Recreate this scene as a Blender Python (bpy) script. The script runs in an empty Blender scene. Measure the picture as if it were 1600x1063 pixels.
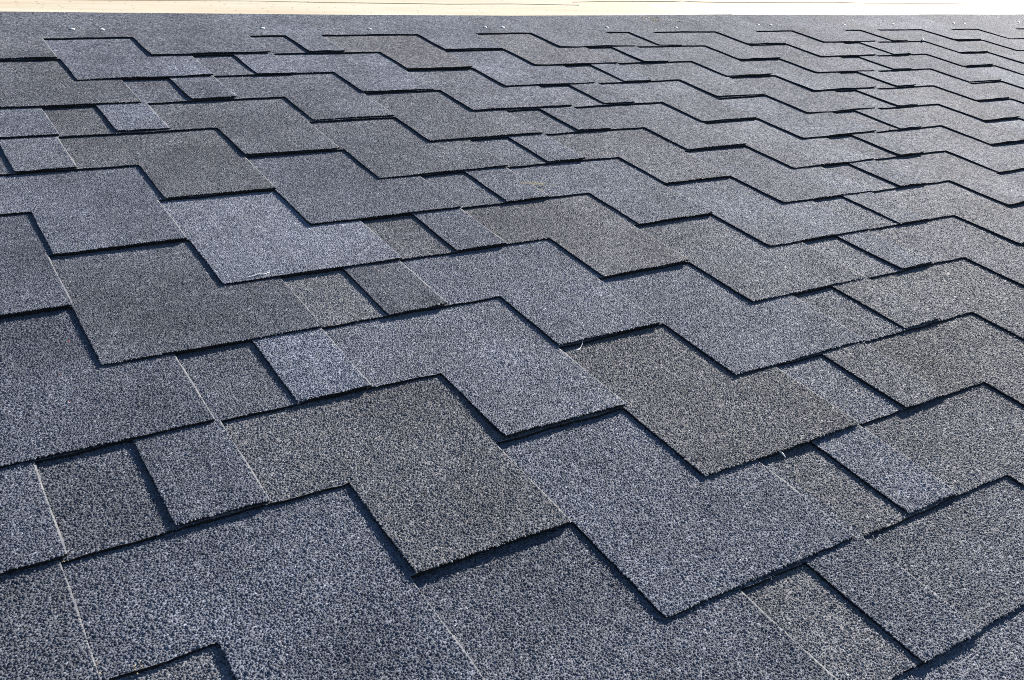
import bpy, math, random
import numpy as np
from mathutils import Vector, Matrix

# ------------------------------------------------------------------ camera, light
PITCH = math.radians(14.9)            # slope of the roof
ROOF_H = 3.6                          # height of the roof's origin
ROOF = Matrix.Translation((0, 0, ROOF_H)) @ Matrix.Rotation(PITCH, 4, 'X')

sc = bpy.context.scene
C = sc.collection
cam_d = bpy.data.cameras.new('camera')
cam = bpy.data.objects.new('camera', cam_d)
C.objects.link(cam)
sc.camera = cam
cam_d.sensor_width = 36.0
cam_d.lens = 1529.87 / 1600 * 36.0
cam_d.clip_start = 0.02
cam_d.clip_end = 2000
_r = Vector((0.83144, -0.53688, 0.14307))
_d = Vector((-0.17323, -0.49513, -0.85137))
_f = Vector((0.52793, 0.68308, -0.50467))
_m = Matrix(((_r.x, -_d.x, -_f.x, -0.52415),
             (_r.y, -_d.y, -_f.y, -2.10575),
             (_r.z, -_d.z, -_f.z, 0.59508), (0, 0, 0, 1)))
cam.matrix_world = ROOF @ _m

SUN = (ROOF.to_3x3() @ Vector((2.5, 1.25, 1.0))).normalized()   # towards the sun
sun_el = math.asin(SUN.z)
sun_az = math.atan2(SUN.x, SUN.y)     # clockwise from +Y
world = bpy.data.worlds.new('World')
sc.world = world
world.use_nodes = True
wn = world.node_tree.nodes
wl = world.node_tree.links
sky = wn.new('ShaderNodeTexSky')
sky.sky_type = 'NISHITA'
sky.sun_disc = False
sky.sun_elevation = sun_el
sky.sun_rotation = sun_az
sky.air_density = 1.0
sky.dust_density = 0.1
sky.ozone_density = 4.0
bg = wn['Background']
bg.inputs['Strength'].default_value = 0.05
wl.new(sky.outputs[0], bg.inputs[0])

sun_d = bpy.data.lights.new('sun', 'SUN')
sun_d.energy = 5.0
sun_d.angle = math.radians(0.5)
sun_d.color = (1.0, 0.95, 0.88)
sun = bpy.data.objects.new('sun', sun_d)
C.objects.link(sun)
sun.rotation_euler = SUN.to_track_quat('Z', 'Y').to_euler()
sun.location = (4, 2, 8)

sc.view_settings.view_transform = 'Standard'
sc.view_settings.look = 'None'
sc.view_settings.gamma = 1.0
sc.view_settings.exposure = 1.5
sc.render.engine = 'CYCLES'
sc.cycles.use_denoising = False
sc.cycles.filter_width = 0.95
sc.cycles.max_bounces = 4

# ------------------------------------------------------------------ materials
def new_mat(name):
    m = bpy.data.materials.new(name)
    m.use_nodes = True
    return m, m.node_tree.nodes, m.node_tree.links, m.node_tree.nodes['Principled BSDF']

class NB:
    """small helper for wiring nodes"""
    def __init__(s, m):
        s.n = m.node_tree.nodes
        s.l = m.node_tree.links
    def put(s, sock, v):
        if hasattr(v, 'is_output'):
            s.l.new(v, sock)
        else:
            sock.default_value = v
    def math(s, op, a, b=None, c=None, clamp=False):
        x = s.n.new('ShaderNodeMath'); x.operation = op; x.use_clamp = clamp
        s.put(x.inputs[0], a)
        if b is not None: s.put(x.inputs[1], b)
        if c is not None: s.put(x.inputs[2], c)
        return x.outputs[0]
    def vmath(s, op, a, b=None, sc=None):
        x = s.n.new('ShaderNodeVectorMath'); x.operation = op
        s.put(x.inputs[0], a)
        if b is not None: s.put(x.inputs[1], b)
        if sc is not None: s.put(x.inputs['Scale'], sc)
        return x.outputs[0]
    def maprange(s, v, a, b, c, d, smooth=False):
        x = s.n.new('ShaderNodeMapRange')
        if smooth: x.interpolation_type = 'SMOOTHSTEP'
        for i, q in enumerate((v, a, b, c, d)): s.put(x.inputs[i], q)
        return x.outputs[0]
    def mix(s, f, a, b, kind='MIX'):
        x = s.n.new('ShaderNodeMix'); x.data_type = 'RGBA'; x.blend_type = kind
        s.put(x.inputs[0], f); s.put(x.inputs[6], a); s.put(x.inputs[7], b)
        return x.outputs[2]
    def noise(s, vec, scale, detail=2, rough=.5, dim='3D'):
        x = s.n.new('ShaderNodeTexNoise'); x.noise_dimensions = dim
        s.put(x.inputs['Vector'], vec)
        x.inputs['Scale'].default_value = scale; x.inputs['Detail'].default_value = detail
        x.inputs['Roughness'].default_value = rough
        return x.outputs[0], x.outputs[1]
    def voro(s, vec, scale, feature='F1', dim='2D', rnd=1.0):
        x = s.n.new('ShaderNodeTexVoronoi'); x.voronoi_dimensions = dim; x.feature = feature
        s.put(x.inputs['Vector'], vec); x.inputs['Scale'].default_value = scale
        x.inputs['Randomness'].default_value = rnd
        return x

GRAIN = 1 / 0.0017
COOL = (.130, .141, .172, 1)
WARM = (.144, .144, .153, 1)
TONE_GAIN = 1.45
CRUMB_GAIN = 0.98
def granule_material(name, dust):
    """mineral granules: a Voronoi cell is one grain with its own colour and its own facet"""
    m, n, l, bsdf = new_mat(name)
    b = NB(m)
    tc = n.new('ShaderNodeTexCoord').outputs['Object']
    oi = n.new('ShaderNodeObjectInfo').outputs['Random']
    shift = n.new('ShaderNodeCombineXYZ')
    b.put(shift.inputs[0], b.math('MULTIPLY', oi, 9.7))
    b.put(shift.inputs[1], b.math('MULTIPLY', b.math('FRACT', b.math('MULTIPLY', oi, 37.3)), 9.1))
    P = b.vmath('ADD', tc, shift.outputs[0])
    # warp a little so the grains are not all round
    v1 = b.voro(P, GRAIN)
    col, dist, pos = v1.outputs['Color'], v1.outputs['Distance'], v1.outputs['Position']
    v2 = b.voro(b.vmath('ADD', P, (3.3, 1.7, 0)), GRAIN * 0.38)
    # facet tilt: random per grain, plus rounding towards the grain's rim, plus clumps of grains
    rnd = b.vmath('SUBTRACT', col, (.5, .5, .5))
    rim = b.vmath('SUBTRACT', b.vmath('SCALE', P, sc=1.0), pos)
    clump = b.vmath('SUBTRACT', v2.outputs['Color'], (.5, .5, .5))
    tilt = b.vmath('ADD', b.vmath('SCALE', rnd, sc=.7), b.vmath('SCALE', rim, sc=GRAIN * .8))
    tilt = b.vmath('ADD', tilt, b.vmath('SCALE', clump, sc=.28))
    tilt = b.vmath('MULTIPLY', tilt, (1, 1, 0))
    vt = n.new('ShaderNodeVectorTransform'); vt.vector_type = 'VECTOR'
    vt.convert_from = 'OBJECT'; vt.convert_to = 'WORLD'
    l.new(tilt, vt.inputs[0])
    geo = n.new('ShaderNodeNewGeometry')
    nor = b.vmath('NORMALIZE', b.vmath('ADD', geo.outputs['Normal'], vt.outputs[0]))
    l.new(nor, bsdf.inputs['Normal'])
    # colour
    sep = n.new('ShaderNodeSeparateColor'); l.new(col, sep.inputs[0])
    sep2 = n.new('ShaderNodeSeparateColor'); l.new(v2.outputs['Color'], sep2.inputs[0])
    at = n.new('ShaderNodeAttribute'); at.attribute_name = 'blend'
    sepa = n.new('ShaderNodeSeparateColor'); l.new(at.outputs['Color'], sepa.inputs[0])
    tone = b.math('SUBTRACT', sepa.outputs[0], .5)
    warm = sepa.outputs[1]
    nz, nzc = b.noise(P, 4.8, 5, .62)
    nz2, _ = b.noise(P, 38.0, 3, .6)
    stops = b.math('MULTIPLY', tone, TONE_GAIN)
    stops = b.math('ADD', stops, b.math('MULTIPLY', b.math('SUBTRACT', nz, .5), 2.1))
    stops = b.math('ADD', stops, b.math('MULTIPLY', b.math('SUBTRACT', nz2, .5), .55))
    stops = b.math('ADD', stops, b.math('MULTIPLY', b.math('SUBTRACT', sep.outputs[2], .5), 1.5))
    stops = b.math('ADD', stops, b.math('MULTIPLY', b.math('SUBTRACT', sep2.outputs[2], .5), .6))
    gain = b.math('POWER', 2.0, stops)
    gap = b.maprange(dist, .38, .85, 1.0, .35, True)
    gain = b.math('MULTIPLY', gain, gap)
    # more pale stray grains
    pale = b.math('GREATER_THAN', sep.outputs[1], .965)
    gain = b.math('ADD', gain, b.math('MULTIPLY', pale, .6))
    gain = b.math('MULTIPLY', gain, dust)
    w = b.math('ADD', warm, b.math('MULTIPLY', b.math('SUBTRACT', sep.outputs[0], .5), .55))
    w = b.math('ADD', w, b.math('MULTIPLY', b.math('SUBTRACT', nzc, .5), .7), clamp=True)
    hue = b.mix(w, COOL, WARM)
    g3 = n.new('ShaderNodeCombineColor')
    for i in range(3): b.put(g3.inputs[i], gain)
    colr = b.mix(1.0, hue, g3.outputs[0], 'MULTIPLY')
    colr = b.mix(1.0, colr, (.62, .62, .62, 1), 'DARKEN')
    l.new(colr, bsdf.inputs['Base Color'])
    bsdf.inputs['Roughness'].default_value = .85
    bsdf.inputs['Specular IOR Level'].default_value = .028
    return m

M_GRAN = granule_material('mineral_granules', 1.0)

def crumb_material():
    """the modelled granules: every crumb carries its own random colour in the blue channel of 'blend'"""
    m, n, l, bsdf = new_mat('granule_crumbs'); b = NB(m)
    tc = n.new('ShaderNodeTexCoord').outputs['Object']
    oi = n.new('ShaderNodeObjectInfo').outputs['Random']
    shift = n.new('ShaderNodeCombineXYZ')
    b.put(shift.inputs[0], b.math('MULTIPLY', oi, 9.7))
    b.put(shift.inputs[1], b.math('MULTIPLY', b.math('FRACT', b.math('MULTIPLY', oi, 37.3)), 9.1))
    P = b.vmath('ADD', tc, shift.outputs[0])
    at = n.new('ShaderNodeAttribute'); at.attribute_name = 'blend'
    sepa = n.new('ShaderNodeSeparateColor'); l.new(at.outputs['Color'], sepa.inputs[0])
    tone = b.math('SUBTRACT', sepa.outputs[0], .5)
    rnd = sepa.outputs[2]
    r2 = b.math('FRACT', b.math('MULTIPLY', rnd, 17.31))
    nz, nzc = b.noise(P, 4.8, 5, .62)
    nz2, _ = b.noise(P, 38.0, 3, .6)
    stops = b.math('MULTIPLY', tone, TONE_GAIN)
    stops = b.math('ADD', stops, b.math('MULTIPLY', b.math('SUBTRACT', nz, .5), 2.1))
    stops = b.math('ADD', stops, b.math('MULTIPLY', b.math('SUBTRACT', nz2, .5), .55))
    stops = b.math('ADD', stops, b.math('MULTIPLY', b.math('SUBTRACT', rnd, .5), .7))
    gain = b.math('POWER', 2.0, stops)
    gain = b.math('ADD', gain, b.math('MULTIPLY', b.math('GREATER_THAN', r2, .98), .5))
    gain = b.math('MULTIPLY', gain, CRUMB_GAIN)
    w = b.math('ADD', sepa.outputs[1], b.math('MULTIPLY', b.math('SUBTRACT', r2, .5), .6))
    w = b.math('ADD', w, b.math('MULTIPLY', b.math('SUBTRACT', nzc, .5), .7), clamp=True)
    hue = b.mix(w, COOL, WARM)
    g3 = n.new('ShaderNodeCombineColor')
    for i in range(3): b.put(g3.inputs[i], gain)
    colr = b.mix(1.0, hue, g3.outputs[0], 'MULTIPLY')
    colr = b.mix(1.0, colr, (.7, .7, .7, 1), 'DARKEN')
    l.new(colr, bsdf.inputs['Base Color'])
    bsdf.inputs['Roughness'].default_value = .7
    bsdf.inputs['Specular IOR Level'].default_value = .12
    return m
M_CRUMB = crumb_material()

def edge_material():
    m, n, l, bsdf = new_mat('cut_asphalt_edge'); b = NB(m)
    tc = n.new('ShaderNodeTexCoord').outputs['Object']
    nz, _ = b.noise(tc, 500, 3, .7)
    c = b.mix(b.maprange(nz, .45, .75, 0, 1), (.006, .006, .008, 1), (.035, .034, .036, 1))
    l.new(c, bsdf.inputs['Base Color'])
    bsdf.inputs['Roughness'].default_value = .8
    bsdf.inputs['Specular IOR Level'].default_value = .2
    return m
M_EDGE = edge_material()

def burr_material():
    """worn right-hand rim of a tab: pale stone dust and glass fibre, lightened to paint in its sunlit line"""
    m, n, l, bsdf = new_mat('sunlit_dusty_rim'); b = NB(m)
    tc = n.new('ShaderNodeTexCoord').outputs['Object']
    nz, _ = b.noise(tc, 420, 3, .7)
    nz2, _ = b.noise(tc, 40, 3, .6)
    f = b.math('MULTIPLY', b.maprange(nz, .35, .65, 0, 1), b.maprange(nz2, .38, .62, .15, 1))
    c = b.mix(f, (.10, .105, .12, 1), (.27, .262, .242, 1))  # pale end: rim dust plus the sun on this edge, put into the colour
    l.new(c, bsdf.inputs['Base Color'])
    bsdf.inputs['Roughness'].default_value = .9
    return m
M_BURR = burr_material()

def wood_material():
    m, n, l, bsdf = new_mat('pine_plywood'); b = NB(m)
    tc = n.new('ShaderNodeTexCoord').outputs['Object']
    st = b.vmath('MULTIPLY', tc, (1.2, 22, 1))
    g1, _ = b.noise(st, 3.0, 5, .6)
    wv = b.vmath('MULTIPLY', tc, (.5, 6, 1))
    g2, _ = b.noise(wv, 2.0, 3, .5)
    sp = b.voro(b.vmath('MULTIPLY', tc, (1, 1.6, 1)), 26)
    speck = b.maprange(sp.outputs['Distance'], .05, .11, 1, 0, True)
    sepc = n.new('ShaderNodeSeparateColor'); l.new(sp.outputs['Color'], sepc.inputs[0])
    speck = b.math('MULTIPLY', speck, b.math('GREATER_THAN', sepc.outputs[0], .55))
    c = b.mix(b.maprange(g1, .3, .7, 0, 1), (.55, .475, .34, 1), (.655, .59, .465, 1))
    c = b.mix(b.maprange(g2, .45, .72, 0, .7), c, (.56, .41, .27, 1))
    # a knot-brown patch and a bluish chalk stain
    for (px, py, sx, sy, cc, k) in ((1.716, .321, .035, .02, (.52, .56, .80, 1), .8), (1.60, .30, .12, .03, (.66, .46, .32, 1), .5),
                                    (1.78, .27, .10, .025, (.68, .50, .36, 1), .45), (2.5, .30, .3, .03, (.70, .55, .42, 1), .3)):
        d = b.vmath('MULTIPLY', b.vmath('SUBTRACT', tc, (px, py, 0)), (1 / sx, 1 / sy, 0))
        ln = n.new('ShaderNodeVectorMath'); ln.operation = 'LENGTH'; l.new(d, ln.inputs[0])
        wob, _ = b.noise(tc, 60, 3, .6)
        f = b.maprange(b.math('ADD', ln.outputs['Value'], b.math('MULTIPLY', b.math('SUBTRACT', wob, .5), 2.0)), .5, 1.3, k, 0, True)
        c = b.mix(f, c, cc)
    c = b.mix(b.math('MULTIPLY', speck, .6), c, (.16, .11, .07, 1))
    l.new(c, bsdf.inputs['Base Color'])
    bsdf.inputs['Roughness'].default_value = .7
    bsdf.inputs['Specular IOR Level'].default_value = .1
    bp = n.new('ShaderNodeBump'); bp.inputs['Strength'].default_value = .25; bp.inputs['Distance'].default_value = .001
    l.new(g1, bp.inputs['Height']); l.new(bp.outputs[0], bsdf.inputs['Normal'])
    return m
M_WOOD = wood_material()

def plain(name, col, rough=.6, metal=0.0, scale=300, amp=.25):
    m, n, l, bsdf = new_mat(name); b = NB(m)
    tc = n.new('ShaderNodeTexCoord').outputs['Object']
    nz, _ = b.noise(tc, scale, 3, .6)
    c = b.mix(b.maprange(nz, .3, .7, 0, 1), tuple(x * (1 - amp) for x in col) + (1,), tuple(min(1, x * (1 + amp * .4)) for x in col) + (1,))
    l.new(c, bsdf.inputs['Base Color'])
    bsdf.inputs['Roughness'].default_value = rough; bsdf.inputs['Metallic'].default_value = metal
    return m
M_NAIL = plain('galvanised_zinc', (.85, .85, .84), .45, .15, 200, .1)
M_FIBRE = plain('white_glass_fibre', (.82, .81, .78), .6)
M_SAW = plain('pine_sawdust', (.55, .46, .31), .9, 0, 400, .35)
M_RED = plain('red_chip', (.40, .05, .03), .7)
M_FELT = plain('black_underlay', (.02, .02, .022), .9)

# ------------------------------------------------------------------ mesh helpers
def mesh_obj(name, verts, faces, mats, parent=None, midx=None, smooth=False):
    me = bpy.data.meshes.new(name)
    me.from_pydata(verts, [], faces)
    for m in (mats if isinstance(mats, (list, tuple)) else [mats]):
        me.materials.append(m)
    if midx:
        me.polygons.foreach_set('material_index', midx)
    if smooth:
        me.polygons.foreach_set('use_smooth', [True] * len(me.polygons))
    me.update()
    o = bpy.data.objects.new(name, me)
    C.objects.link(o)
    if parent is not None:
        o.parent = parent
    return o

# gentle unevenness shared by the deck and every layer on it (metres)
_wr = random.Random(5)
_WAVES = [(_wr.uniform(-6, 6), _wr.uniform(-6, 6), _wr.uniform(0, 6.28), _wr.uniform(.2, .5)) for _ in range(7)]
def wave(u, v):
    return .0011 * sum(a * math.sin(fu * u + fv * v + ph) for fu, fv, ph, a in _WAVES)

# ------------------------------------------------------------------ shingle layout
E = 0.13304                      # exposure of a course
L = E + 0.200                    # full depth of a strip
T = 0.0032                       # thickness of a strip
SL = T / E                       # each strip tips by one thickness per exposure
ZD = -(T + SL * L)               # deck surface, measured from the tops of the tab ends
J0 = -0.0875                     # left end of a strip, tab one starts at 0
EDGES = (0.0, 0.2455, 0.3312, 0.4146, 0.6655, 0.8285)
OFF = [0, -.16655, -.33583, -.49600, -.66857, -.83284, -1.00561, -1.17420, -1.34651, -1.51697, -1.68099, -1.85598,
       -2.02339, -2.18180, -2.351, -2.517, -2.686, -2.851]
# small vertical misfit of each course
DV = [0.003, .001, .003, .002, -.002, -.003, -.003, -.001, .0005, .002, .0015, -.0005, .0012, -.0015, 0, 0, 0, 0]

# blend of the granule colours: (tab one, tab two, the patch beside tab two, tab three), tone and warmth of each
TONE = {
 (1, -1): ((-.1, .4), (-.1, .4), (-.1, .5), (-.12, .5)), (1, 0): ((-.04, .4), (.04, .2), (0, .4), (.04, .2)), (1, 1): ((.02, .4), (.02, .4), (.02, .5), (.03, .4)),
 (2, 0): ((.10, .1), (.10, .15), (0, .4), (-.04, .9)), (2, 1): ((.0, .8), (.04, .3), (0, .5), (.03, .5)),
 (3, 0): ((-.14, .6), (.06, .1), (.0, .4), (.06, .1)), (3, 1): ((.06, .2), (.05, .2), (0, .5), (.04, .4)),
 (4, 0): ((.06, .15), (.10, .1), (-.02, .4), (.03, .4)), (4, 1): ((.02, .4), (0, .3), (.02, .5), (.02, .5)),
 (5, 0): ((.02, .3), (.02, .3), (-.12, .7), (-.03, .6)), (5, 1): ((-.04, .5), (.04, .3), (.02, .5), (.04, .4)),
 (6, 0): ((0, .3), (-.02, .3), (-.04, .4), (-.12, .7)), (6, 1): ((-.06, .5), (.04, .2), (0, .4), (.02, .4)),
 (7, 0): ((0, .3), (0, .3), (0, .3), (.0, .15)), (7, 1): ((-.02, .2), (.06, .2), (.02, .4), (.02, .6)), (7, 2): ((.08, .5), (.04, .3), (.02, .5), (.05, .6)),
 (8, 0): ((0, .3), (0, .3), (0, .3), (-.22, .1)), (8, 1): ((.36, .25), (.04, .05), (-.02, .3), (.04, .15)), (8, 2): ((.05, .3), (.05, .2), (.05, .5), (.05, .6)),
 (9, 0): ((0, .3), (0, .3), (0, .3), (-.2, .2)), (9, 1): ((-.15, .4), (-.16, .4), (-.14, .7), (-.02, .9)), (9, 2): ((.08, .2), (.06, .3), (.06, .5), (.06, .7)),
 (10, 1): ((-.24, .1), (.30, .1), (.14, .9), (.14, .2)), (10, 2): ((.02, .5), (.05, .1), (.05, .5), (.06, .8)),
 (11, 1): ((-.28, .05), (-.14, .1), (-.16, .4), (.22, .3)), (11, 2): ((.08, .1), (.04, .8), (.05, .6), (.02, .7)),
 (12, 1): ((-.2, .3), (-.24, .3), (-.20, .3), (-.10, .75)), (12, 2): ((-.14, .9), (-.02, .7), (.04, .4), (0, .8)),
 (13, 1): ((-.1, .2), (-.16, .3), (-.2, .4), (-.12, .05)), (13, 2): ((-.04, .02), (.04, .02), (.02, .3), (-.10, .9)),
 (14, 2): ((-.18, .2), (-.13, .2), (-.16, .8), (-.17, .7)), (15, 2): ((-.08, .3), (-.1, .4), (-.08, .8), (-.1, .5)),
}

def breaks(step):
    """u lines: every edge, subdivided, with an extra line just inside each right-hand rim"""
    keys = [J0] + list(EDGES) + [1 + J0 - .0011]
    rims = {EDGES[1], EDGES[3], EDGES[5], keys[-1]}
    us = []
    for a, c in zip(keys, keys[1:]):
        end = c - .0015 if c in rims else c
        k = max(1, round((end - a) / step))
        us += [a + (end - a) * i / k for i in range(k)]
        if c in rims: us.append(end)
    us.append(keys[-1])
    return us, rims

NCRUMB = 0
CR0 = .00205                        # spacing of the modelled granules
FAR = 2.2
def make_shingle(k, s, roof):
    rng = random.Random(k * 131 + s * 17 + 7)
    near = k >= 7
    us, rims = breaks(.0075 if near else .013)
    hr = 5
    tr = 16 if near else 9
    cut = L - E
    ds = [cut * i / hr for i in range(hr)] + [cut + E * i / tr for i in range(tr + 1)]
    nu, nd = len(us), len(ds)
    u0, v0 = s + OFF[k - 1], -k * E + DV[k - 1]           # origin: tab one's lower left corner
    # skew of the strip, edge wander, lifted tabs
    skew = rng.uniform(-.0012, .0012)
    eph = [rng.uniform(0, 6.28) for _ in range(8)]
    tabs = [(EDGES[0], EDGES[1]), (EDGES[2], EDGES[3]), (EDGES[4], EDGES[5])]
    lift = [(rng.uniform(-.0012, .0007), rng.uniform(-.0012, .0013), rng.uniform(0, .0013)) for _ in tabs]
    if (k, s) == (11, 1): lift[2] = (.0018, .0006, .0008)
    if (k, s) == (12, 1): lift[2] = (.0012, .0006, .0003)
    if (k, s) == (13, 2): lift[0] = (.0002, .0002, 0)
    def in_tab(u):
        for i, (a, c) in enumerate(tabs):
            if a - 1e-6 <= u <= c + 1e-6: return i
        return None
    tone4 = TONE.get((k, s))
    if tone4 is None:
        tone4 = [(rng.uniform(-.09, .11), rng.uniform(.2, .7)) for _ in range(4)]
    knots = [(-.09, tone4[0]), (.29, tone4[0]), (.295, tone4[1]), (.4146, tone4[1]), (.4147, tone4[2]), (.52, tone4[2]), (.53, tone4[3]), (.87, tone4[3]), (.88, tone4[0]), (1, tone4[0])]
    def tone(u):
        for (a, x), (c, y) in zip(knots, knots[1:]):
            if a <= u <= c:
                f = (u - a) / (c - a)
                return x[0] + (y[0] - x[0]) * f, x[1] + (y[1] - x[1]) * f
        return tone4[0]
    verts, blend, idx = [], [], {}
    def cell_ok(i, j):                                     # column i, row j
        if j < hr: return True
        return in_tab((us[i] + us[i + 1]) / 2) is not None
    used = set()
    for i in range(nu - 1):
        for j in range(nd - 1):
            if cell_ok(i, j): used |= {(i, j), (i + 1, j), (i, j + 1), (i + 1, j + 1)}
    corner_in = {}
    for a, c in tabs:
        ia = min(range(nu), key=lambda q: abs(us[q] - a)); ic = min(range(nu), key=lambda q: abs(us[q] - c))
        corner_in[(ia, nd - 1)] = (.0011, .0011); corner_in[(ic, nd - 1)] = (-.0004, .0007)
        corner_in[(ia, hr)] = (-.0006, -.0006)
    rim_cols = {min(range(nu), key=lambda q: abs(us[q] - c)) for c in rims}
    def build(layer):
        for (i, j) in sorted(used):
            u, d = us[i], ds[j]
            du = dv = 0.0
            ti = in_tab(u)
            if j == nd - 1 or (j == hr and ti is None):    # free lower edges wander slightly
                dv = .0010 * math.sin(u * 31 + eph[0]) + .0007 * math.sin(u * 97 + eph[1]) + rng.uniform(-.00035, .00035) * (layer == 0)
            if j >= hr and any(abs(u - e) < 1e-6 for e in EDGES):
                du = .0005 * math.sin(d * 60 + eph[2] + u * 9) + rng.uniform(-.0003, .0003) * (layer == 0)
            if (i, j) in corner_in:
                du += corner_in[(i, j)][0]; dv += corner_in[(i, j)][1]
            z = T + SL * d
            if ti is not None and j > hr:
                a, c = tabs[ti]; f = (u - a) / (c - a); g = (d - cut) / E
                p, q, r = lift[ti]
                z += (p * (1 - f) + q * f + r * math.sin(f * 5 + eph[3]) ** 2) * g * g
            elif j == hr and ti is None:
                z += .0004 * math.sin(u * 22 + eph[4]) ** 2
            if layer == 0:
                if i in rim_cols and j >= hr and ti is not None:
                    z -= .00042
            else:
                z -= T - .00008
            v = L - E - d + E                              # local v: 0 at tab ends
            v = (L - d) + dv + skew * (u - .45)
            if k == 1 and j == 0:                          # top row of strips is not laid dead straight
                v += HEAD(u0 + u)
            uu = u + du
            z += wave(u0 + uu, v0 + v)
            idx[(layer, i, j)] = len(verts)
            verts.append((uu, v, z + ZD))
            t_, w_ = tone(u)
            blend.append((t_ + .5, w_, 0, 1))
    build(0); build(1)
    faces, mi = [], []
    edge_count = {}
    for i in range(nu - 1):
        for j in range(nd - 1):
            if not cell_ok(i, j): continue
            A, B, Cc, D = (i, j), (i, j + 1), (i + 1, j + 1), (i + 1, j)
            faces.append([idx[(0,) + q] for q in (A, B, Cc, D)])
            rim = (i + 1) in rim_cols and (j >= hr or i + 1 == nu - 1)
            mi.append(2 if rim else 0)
            faces.append([idx[(1,) + q] for q in (D, Cc, B, A)]); mi.append(1)
            for e in ((A, B), (B, Cc), (Cc, D), (D, A)):
                kx = tuple(sorted(e)); edge_count.setdefault(kx, []).append(e)
    for kx, es in edge_count.items():
        if len(es) == 1:
            a, c = es[0]
            faces.append([idx[(0,) + c], idx[(0,) + a], idx[(1,) + a], idx[(1,) + c]]); mi.append(1)
    verts = np.array(verts, dtype=np.float32)
    blend = np.array(blend, dtype=np.float32)
    # modelled granules on what lies open to view, thinning out with distance where they are too fine to see
    CR = CR0 if k < 10 else .0022 if k < 12 else .0024
    nr_ = np.random.default_rng(k * 1009 + s * 31 + 5)
    crumbs = []
    seen_head = [(-.0005 + (EDGES[5] + .0035 + OFF[k - 2] - OFF[k - 1] - 1), (1 + OFF[k - 2] - OFF[k - 1] - 1)),
                 (EDGES[1] + OFF[k - 2] - OFF[k - 1], EDGES[2] + OFF[k - 2] - OFF[k - 1]),
                 (EDGES[3] + OFF[k - 2] - OFF[k - 1], EDGES[4] + OFF[k - 2] - OFF[k - 1]),
                 (EDGES[5] + OFF[k - 2] - OFF[k - 1], 1 + OFF[k - 2] - OFF[k - 1])] if k > 1 else [(J0, 1 + J0)]
    areas = [(a + .0002, c - .0013, 0.0, E) for a, c in tabs]
    for a, c in seen_head:
        a, c = max(a - .004, J0 + .001), min(c + .004, 1 + J0 - .001)
        if c > a: areas.append((a, c, E, 2 * E + .006))
    for a, c, y0, y1 in areas:
        gu, gv = np.meshgrid(np.arange(a, c, CR), np.arange(y0, y1, CR * .9))
        gu = gu + (np.arange(gu.shape[0]) % 2)[:, None] * CR * .5
        gu = (gu + nr_.uniform(-.42, .42, gu.shape) * CR).ravel(); gv = (gv + nr_.uniform(-.42, .42, gv.shape) * CR).ravel()
        gu = np.clip(gu, a, c)
        wu, wv = gu + u0, gv + v0
        ok = (wu > -.62 + (wv + 1.56) * .16) & (wu < .36 + (wv + 1.91) * 1.61) & (wv > -2.0)
        dist = np.sqrt((wu + .52) ** 2 + (wv + 2.1) ** 2 + .35)
        ok &= nr_.random(len(gu)) < np.clip((FAR - dist) / .7, 0, 1)
        if ok.any(): crumbs.append(np.stack([gu[ok], gv[ok]], 1))
    nb = len(verts)
    tri = np.zeros((0, 3), np.int64)
    if crumbs:
        cr = np.concatenate(crumbs)
        # height of the top surface under each crumb, by bilinear lookup in the grid
        zg = np.full((nu, nd), np.nan)
        for (i, j) in used: zg[i, j] = verts[idx[(0, i, j)], 2]
        ua, da = np.array(us), np.array(ds)
        d_ = np.clip(L - cr[:, 1], 0, L - 1e-6)
        ci = np.clip(np.searchsorted(ua, cr[:, 0], side='right') - 1, 0, nu - 2); cj = np.clip(np.searchsorted(da, d_, side='right') - 1, 0, nd - 2)
        fu = np.clip((cr[:, 0] - ua[ci]) / (ua[ci + 1] - ua[ci]), 0, 1); fd = np.clip((d_ - da[cj]) / (da[cj + 1] - da[cj]), 0, 1)
        zz = (zg[ci, cj] * (1 - fu) + zg[ci + 1, cj] * fu) * (1 - fd) + (zg[ci, cj + 1] * (1 - fu) + zg[ci + 1, cj + 1] * fu) * fd
        good = ~np.isnan(zz)
        cr, zz = cr[good], zz[good]
        n = len(cr)
        sz = nr_.uniform(.62, 1.22, n) * CR * .60
        sz *= np.where(nr_.random(n) < .12, 1.3, 1.0)
        th0 = nr_.uniform(0, 6.283, n)
        V = np.zeros((n, 5, 3), np.float32)
        for q in range(4):
            an = th0 + q * 1.5708 + nr_.uniform(-.35, .35, n); rr = sz * nr_.uniform(.8, 1.3, n)
            V[:, q, 0] = cr[:, 0] + np.cos(an) * rr; V[:, q, 1] = cr[:, 1] + np.sin(an) * rr; V[:, q, 2] = zz - .00025
        an = nr_.uniform(0, 6.283, n); rr = sz * nr_.uniform(0, .6, n)
        V[:, 4, 0] = cr[:, 0] + np.cos(an) * rr; V[:, 4, 1] = cr[:, 1] + np.sin(an) * rr
        V[:, 4, 2] = zz + sz * nr_.uniform(.40, .85, n) * (1.0 if k < 10 else 1.12)
        base = nb + 5 * np.arange(n)
        tri = np.concatenate([np.stack([base + q, base + (q + 1) % 4, base + 4], 1) for q in range(4)])
        tl = np.array([tone(x) for x in np.linspace(J0, 1 + J0, 400)])
        bi = np.clip(((cr[:, 0] - J0) * 399).astype(int), 0, 399)
        bl = np.zeros((n, 5, 4), np.float32); bl[:, :, 3] = 1
        bl[:, :, 0] = (tl[bi, 0] + .5)[:, None]; bl[:, :, 1] = tl[bi, 1][:, None]; bl[:, :, 2] = nr_.random(n)[:, None]
        verts = np.concatenate([verts, V.reshape(-1, 3)]); blend = np.concatenate([blend, bl.reshape(-1, 4)])
    me = bpy.data.meshes.new('shingle')
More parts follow.
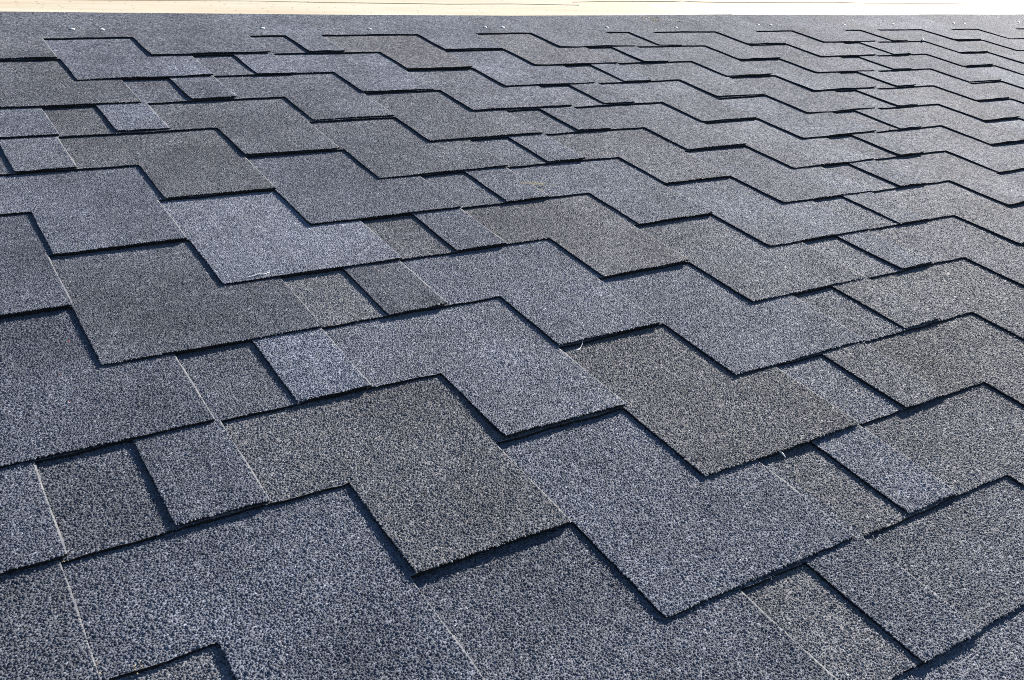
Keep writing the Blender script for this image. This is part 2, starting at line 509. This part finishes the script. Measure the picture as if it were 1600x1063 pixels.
    me.vertices.add(len(verts)); me.vertices.foreach_set('co', verts.astype(np.float32).ravel())
    fq = np.array(faces, np.int64)
    me.loops.add(fq.size + tri.size)
    me.loops.foreach_set('vertex_index', np.concatenate([fq.ravel(), tri.ravel()]).astype(np.int32))
    me.polygons.add(len(fq) + len(tri))
    starts = np.concatenate([np.arange(len(fq)) * 4, fq.size + np.arange(len(tri)) * 3]).astype(np.int32)
    me.polygons.foreach_set('loop_start', starts)
    me.polygons.foreach_set('material_index', np.concatenate([np.array(mi), np.full(len(tri), 3)]).astype(np.int32))
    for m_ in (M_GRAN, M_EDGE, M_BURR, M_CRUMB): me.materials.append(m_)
    me.polygons.foreach_set('use_smooth', np.concatenate([np.zeros(len(fq), bool), np.ones(len(tri), bool)]))
    me.update(calc_edges=True)
    at = me.attributes.new('blend', 'FLOAT_COLOR', 'POINT')
    at.data.foreach_set('color', blend.ravel())
    o = bpy.data.objects.new('shingle', me); C.objects.link(o); o.parent = roof
    global NCRUMB
    NCRUMB += len(tri)
    o.location = (u0, v0, 0)
    return o

_HEAD = [(-1.2, .012), (-.21, .013), (0, .004), (.33, -.002), (.67, -.011), (1.06, -.018), (1.53, -.009), (1.93, .002), (1.94, -.005), (2.78, .003), (2.95, .015), (3.7, .030), (9, .03)]
def HEAD(u):
    for (a, x), (c, y) in zip(_HEAD, _HEAD[1:]):
        if a <= u <= c: return x + (y - x) * (u - a) / (c - a)
    return _HEAD[0][1]

# ------------------------------------------------------------------ the roof
def slab(name, outline, z0, z1, mat, parent=None, bow=None):
    """plate with a polygonal outline in roof coordinates"""
    n = len(outline)
    vs = [(x, y, z1 + (bow(x, y) if bow else 0)) for x, y in outline] + [(x, y, z0) for x, y in outline]
    fs = [list(range(n)), list(range(2 * n - 1, n - 1, -1))]
    fs += [[i, i + n, (i + 1) % n + n, (i + 1) % n] for i in range(n)]
    return mesh_obj(name, vs, fs, mat, parent)

roof = slab('roof', [(-2.6, -2.75), (6.4, -2.75), (6.4, 2.4), (-2.6, 2.4)], ZD - .20, ZD - .0155, M_FELT)
roof['category'] = 'roof'
roof['label'] = 'low sloped roof of grey stepped shingles with bare plywood above'
roof.matrix_world = ROOF

# plywood deck: sheets butted with narrow uneven gaps
def sheet(outline):
    o = slab('plywood_sheet', outline, ZD - .0150, ZD - .0008, M_WOOD, roof, wave)
    return o
lower_a = [(-2.6, .3275), (-1.2, .3285), (-.3, .3270), (0, .3265), (.16, .3300), (.39, .3345), (.55, .3260), (.77, .3195), (.93, .3145), (1.15, .3235), (1.3899, .3165)]
upper_a = [(-2.6, .3325), (-1.2, .3345), (-.3, .3330), (0, .3330), (.16, .3365), (.39, .3405), (.55, .3335), (.77, .3285), (.93, .3240), (1.15, .3325), (1.3899, .3255)]
sheet([(-2.6, -.9), (1.3899, -.9)] + lower_a[::-1])
lower_b = [(1.3901, .352), (1.54, .3655), (1.68, .3655), (1.82, .3725), (1.87, .3800), (1.92, .3690), (2.08, .3680), (2.65, .3955), (2.83, .3870), (3.35, .4030), (4.01, .4300), (5.0, .455), (6.4, .47)]
upper_b = [(1.3901, .3585), (1.54, .3745), (1.68, .3755), (1.82, .3835), (1.87, .3890), (1.92, .3820), (2.08, .3770), (2.65, .4050), (2.83, .4010), (3.35, .4130), (4.01, .4390), (5.0, .464), (6.4, .478)]
sheet([(1.3901, -.9), (6.4, -.9)] + lower_b[::-1])
sheet(upper_a + [(1.3899, 1.55), (-2.6, 1.55)])
sheet(upper_b + [(6.4, 1.55), (1.3901, 1.55)])
sheet([(-2.6, 1.556), (2.0, 1.556), (2.0, 2.4), (-2.6, 2.4)])
sheet([(2.004, 1.556), (6.4, 1.556), (6.4, 2.4), (2.004, 2.4)])
sheet([(-2.6, -2.75), (1.0, -2.75), (1.0, -.904), (-2.6, -.904)])
sheet([(1.004, -2.75), (6.4, -2.75), (6.4, -.904), (1.004, -.904)])

shingles = {}
NCOURSE = 18
for k in range(1, NCOURSE + 1):
    s_lo = math.floor(-1.5 - OFF[k - 1])
    hi = 5.0 if k < 8 else 3.4
    s_hi = math.ceil(hi - OFF[k - 1])
    for s in range(s_lo, s_hi):
        shingles[(k, s)] = make_shingle(k, s, roof)
shingles[(8, 1)]['label'] = 'shingle strip whose wide tab is the palest grey'

# nails along the uncovered heads of the top course
NAILS = [(-.1032, .0677), (-.0459, .0617), (.2995, .0637), (.561, .0526), (.8925, .0568), (.9452, .0557), (1.2888, .0487), (1.5439, .0435),
         (1.9157, .0721), (1.9656, .064), (2.3222, .0662), (2.5922, .0705), (2.9633, .0786), (3.0208, .0736), (3.4264, .0965)]
def nail_mesh():
    vs, fs = [(0, 0, .0012)], []
    N = 14
    for r, z in ((.0030, .0011), (.0044, .0007), (.0048, -.0002), (.0016, -.0004), (.0016, -.012)):
        vs += [(r * math.cos(6.2832 * i / N), r * math.sin(6.2832 * i / N), z) for i in range(N)]
    for i in range(N):
        fs.append([0, 1 + i, 1 + (i + 1) % N])
    for q in range(4):
        a = 1 + q * N
        for i in range(N):
            fs.append([a + i, a + N + i, a + N + (i + 1) % N, a + (i + 1) % N])
    fs.append([1 + 4 * N + (N - 1 - i) for i in range(N)])
    me = bpy.data.meshes.new('nail'); me.from_pydata(vs, [], fs); me.materials.append(M_NAIL)
    me.polygons.foreach_set('use_smooth', [True] * len(me.polygons)); me.update()
    return me
nm = nail_mesh()
nr = random.Random(3)
for (u, v) in NAILS:
    s = math.floor(u - OFF[0] - J0)
    par = shingles[(1, s)]
    o = bpy.data.objects.new('nail', nm); C.objects.link(o); o.parent = par
    lu, lv = u - par.location.x, v - par.location.y
    d = L - lv
    o.location = (lu, lv, ZD + T + SL * d + wave(u, v) + .0006)
    o.rotation_euler = (nr.uniform(-.05, .05), nr.uniform(-.05, .10), 0)
    o.scale = (1.0, 1.0, 1.4)

# ------------------------------------------------------------------ small stray things
def tube(name, pts, radii, mat, sides=6):
    """smooth tapered strand through roof-space points"""
    P = []
    R = []
    for i in range(len(pts) - 1):
        p0 = Vector(pts[max(0, i - 1)]); p1 = Vector(pts[i]); p2 = Vector(pts[i + 1]); p3 = Vector(pts[min(len(pts) - 1, i + 2)])
        for q in range(4):
            t = q / 4
            P.append(.5 * ((2 * p1) + (p2 - p0) * t + (2 * p0 - 5 * p1 + 4 * p2 - p3) * t * t + (3 * p1 - p0 - 3 * p2 + p3) * t ** 3))
            R.append(radii[i] * (1 - t) + radii[i + 1] * t)
    P.append(Vector(pts[-1])); R.append(radii[-1])
    org = P[0].copy()
    vs, fs = [], []
    for i, p in enumerate(P):
        d = (P[min(i + 1, len(P) - 1)] - P[max(i - 1, 0)]).normalized()
        a = d.orthogonal().normalized(); c = d.cross(a)
        for q in range(sides):
            an = 6.2832 * q / sides
            vs.append(tuple(p - org + (a * math.cos(an) + c * math.sin(an)) * R[i]))
    for i in range(len(P) - 1):
        for q in range(sides):
            fs.append([i * sides + q, i * sides + (q + 1) % sides, (i + 1) * sides + (q + 1) % sides, (i + 1) * sides + q])
    fs.append(list(range(sides))[::-1]); fs.append([(len(P) - 1) * sides + q for q in range(sides)])
    o = mesh_obj(name, vs, fs, mat, None, None, True)
    o.matrix_world = ROOF @ Matrix.Translation(org)
    return o
def tag(o, label, cat, group=None, kind=None):
    o['label'] = label; o['category'] = cat
    if group: o['group'] = group
    if kind: o['kind'] = kind
    return o

tag(tube('fibre_strand', [(.1860, -1.3255, -.0018), (.1815, -1.3330, -.0030), (.1757, -1.3378, -.0050), (.1700, -1.3405, -.0053), (.1655, -1.3400, -.0055)],
         [.0004, .0004, .0005, .0009, .0003], M_FIBRE),
    'white hooked fibre hanging below a tab edge right of the middle', 'fibre', 'stray white fibres')
tag(tube('fibre_strand', [(.2540, -1.5925, -.0030), (.2552, -1.5960, -.0012), (.2560, -1.6000, -.0012), (.2560, -1.6060, -.0030)],
         [.0005, .0009, .0010, .0004], M_FIBRE),
    'short white fibre arching from under a tab edge at lower right', 'fibre', 'stray white fibres')
tag(tube('fibre_strand', [(.1020, -1.7340, -.0040), (.1042, -1.7300, -.0030), (.1075, -1.7285, -.0035), (.1090, -1.7320, -.0050)],
         [.0004, .0006, .0006, .0003], M_FIBRE),
    'thin curled fibre under a tab edge near the bottom, right of centre', 'fibre', 'stray white fibres')
tag(tube('fibre_strand', [(-.1445, -1.0608, .0012), (-.1350, -1.0600, .0012), (-.1262, -1.0575, .0016), (-.1208, -1.0598, .0014), (-.1120, -1.0560, .0014)],
         [.0004, .0007, .0008, .0007, .0004], M_FIBRE),
    'wavy white fibre lying along the lower edge of the palest tab', 'fibre', 'stray white fibres')
tag(tube('fibre_strand', [(2.5050, -.1150, .0008), (2.4930, -.1270, .0022), (2.4790, -.1400, .0008)],
         [.0016, .0028, .0014], M_FIBRE),
    'short white strand across a tab edge at far upper right', 'fibre', 'stray white fibres')

def chips(name, spots, mat, label, cat, seed):
    rng = random.Random(seed)
    vs, fs = [], []
    o0 = Vector((spots[0][0], spots[0][1], 0))
    for (u, v, z, ru, rv, n, sz, ang) in spots:
        for _ in range(n):
            x, y = rng.gauss(0, ru), rng.gauss(0, rv)
            ca, sa = math.cos(ang), math.sin(ang)
            cx, cy = u + x * ca - y * sa, v + x * sa + y * ca
            a = rng.uniform(0, 6.28); ln = sz * rng.uniform(.5, 1.5); wd = ln * rng.uniform(.25, .6); th = ln * rng.uniform(.2, .4)
            dx, dy = math.cos(a), math.sin(a)
            b0 = len(vs)
            tl = rng.uniform(-.4, .4)
            for sx, sy, szz in ((-1, -1, 0), (1, -.7, 0), (.8, 1, 0), (-1, .8, 0), (-.7, -.6, 1), (.8, -.5, 1), (.6, .6, 1), (-.8, .5, 1)):
                vs.append((cx + dx * sx * ln - dy * sy * wd - o0.x, cy + dy * sx * ln + dx * sy * wd - o0.y, z + szz * th * 2 + tl * sx * th))
            for f in ((3, 2, 1, 0), (4, 5, 6, 7), (0, 1, 5, 4), (1, 2, 6, 5), (2, 3, 7, 6), (3, 0, 4, 7)):
                fs.append([b0 + q for q in f])
    o = mesh_obj(name, vs, fs, mat)
    o.matrix_world = ROOF @ Matrix.Translation(o0)
    return tag(o, label, cat, None, 'stuff')
ZT = ZD + T
chips('sawdust', [(1.5339, .1324, ZT + .0015, .022, .010, 34, .0030, .5), (1.5204, .1677, ZT + .001, .016, .006, 10, .0026, 0), (1.5450, .1560, ZT + .001, .010, .010, 9, .0026, 0)],
      M_SAW, 'tan sawdust crumbs on the top course below the plywood', 'sawdust', 4)
chips('sawdust', [(1.6174, .125, ZT + .0015, .014, .005, 14, .0030, -.6)], M_SAW, 'small pinch of pale sawdust right of the larger crumbs on the top course', 'sawdust', 8)
chips('sawdust', [(.4126, -.881, -.0016, .015, .005, 170, .0009, -.35), (.4079, -.9071, -.0012, .0035, .0035, 20, .0010, 0)], M_SAW,
      'faint tan sawdust smear on a shingle in the upper middle', 'sawdust', 9)

chips('sawdust', [(-.4385, -1.4631, -.0030, .003, .002, 8, .0007, .4), (-.4416, -1.5860, -.0030, .0015, .005, 12, .0009, 0), (-.4162, -1.5933, -.0018, .006, .003, 16, .0006, .2),
                  (-.4624, -1.5608, -.0022, .003, .003, 8, .0009, 0), (-.4548, -1.5715, -.0022, .003, .003, 8, .0009, 0)], M_SAW,
      'sparse tan dust along the seam and tab edge at the lower left corner', 'dust', 12)
chips('paint_fleck', [(-.367, -1.140, -.0004, .0008, .0008, 2, .0008, 0), (-.388, -1.200, -.0002, .0008, .0008, 2, .0008, 0), (-.390, -1.250, .0002, .0008, .0008, 2, .0008, 0)], M_RED,
      'three tiny red flecks on the dark shingles at the left edge', 'flecks', 14)
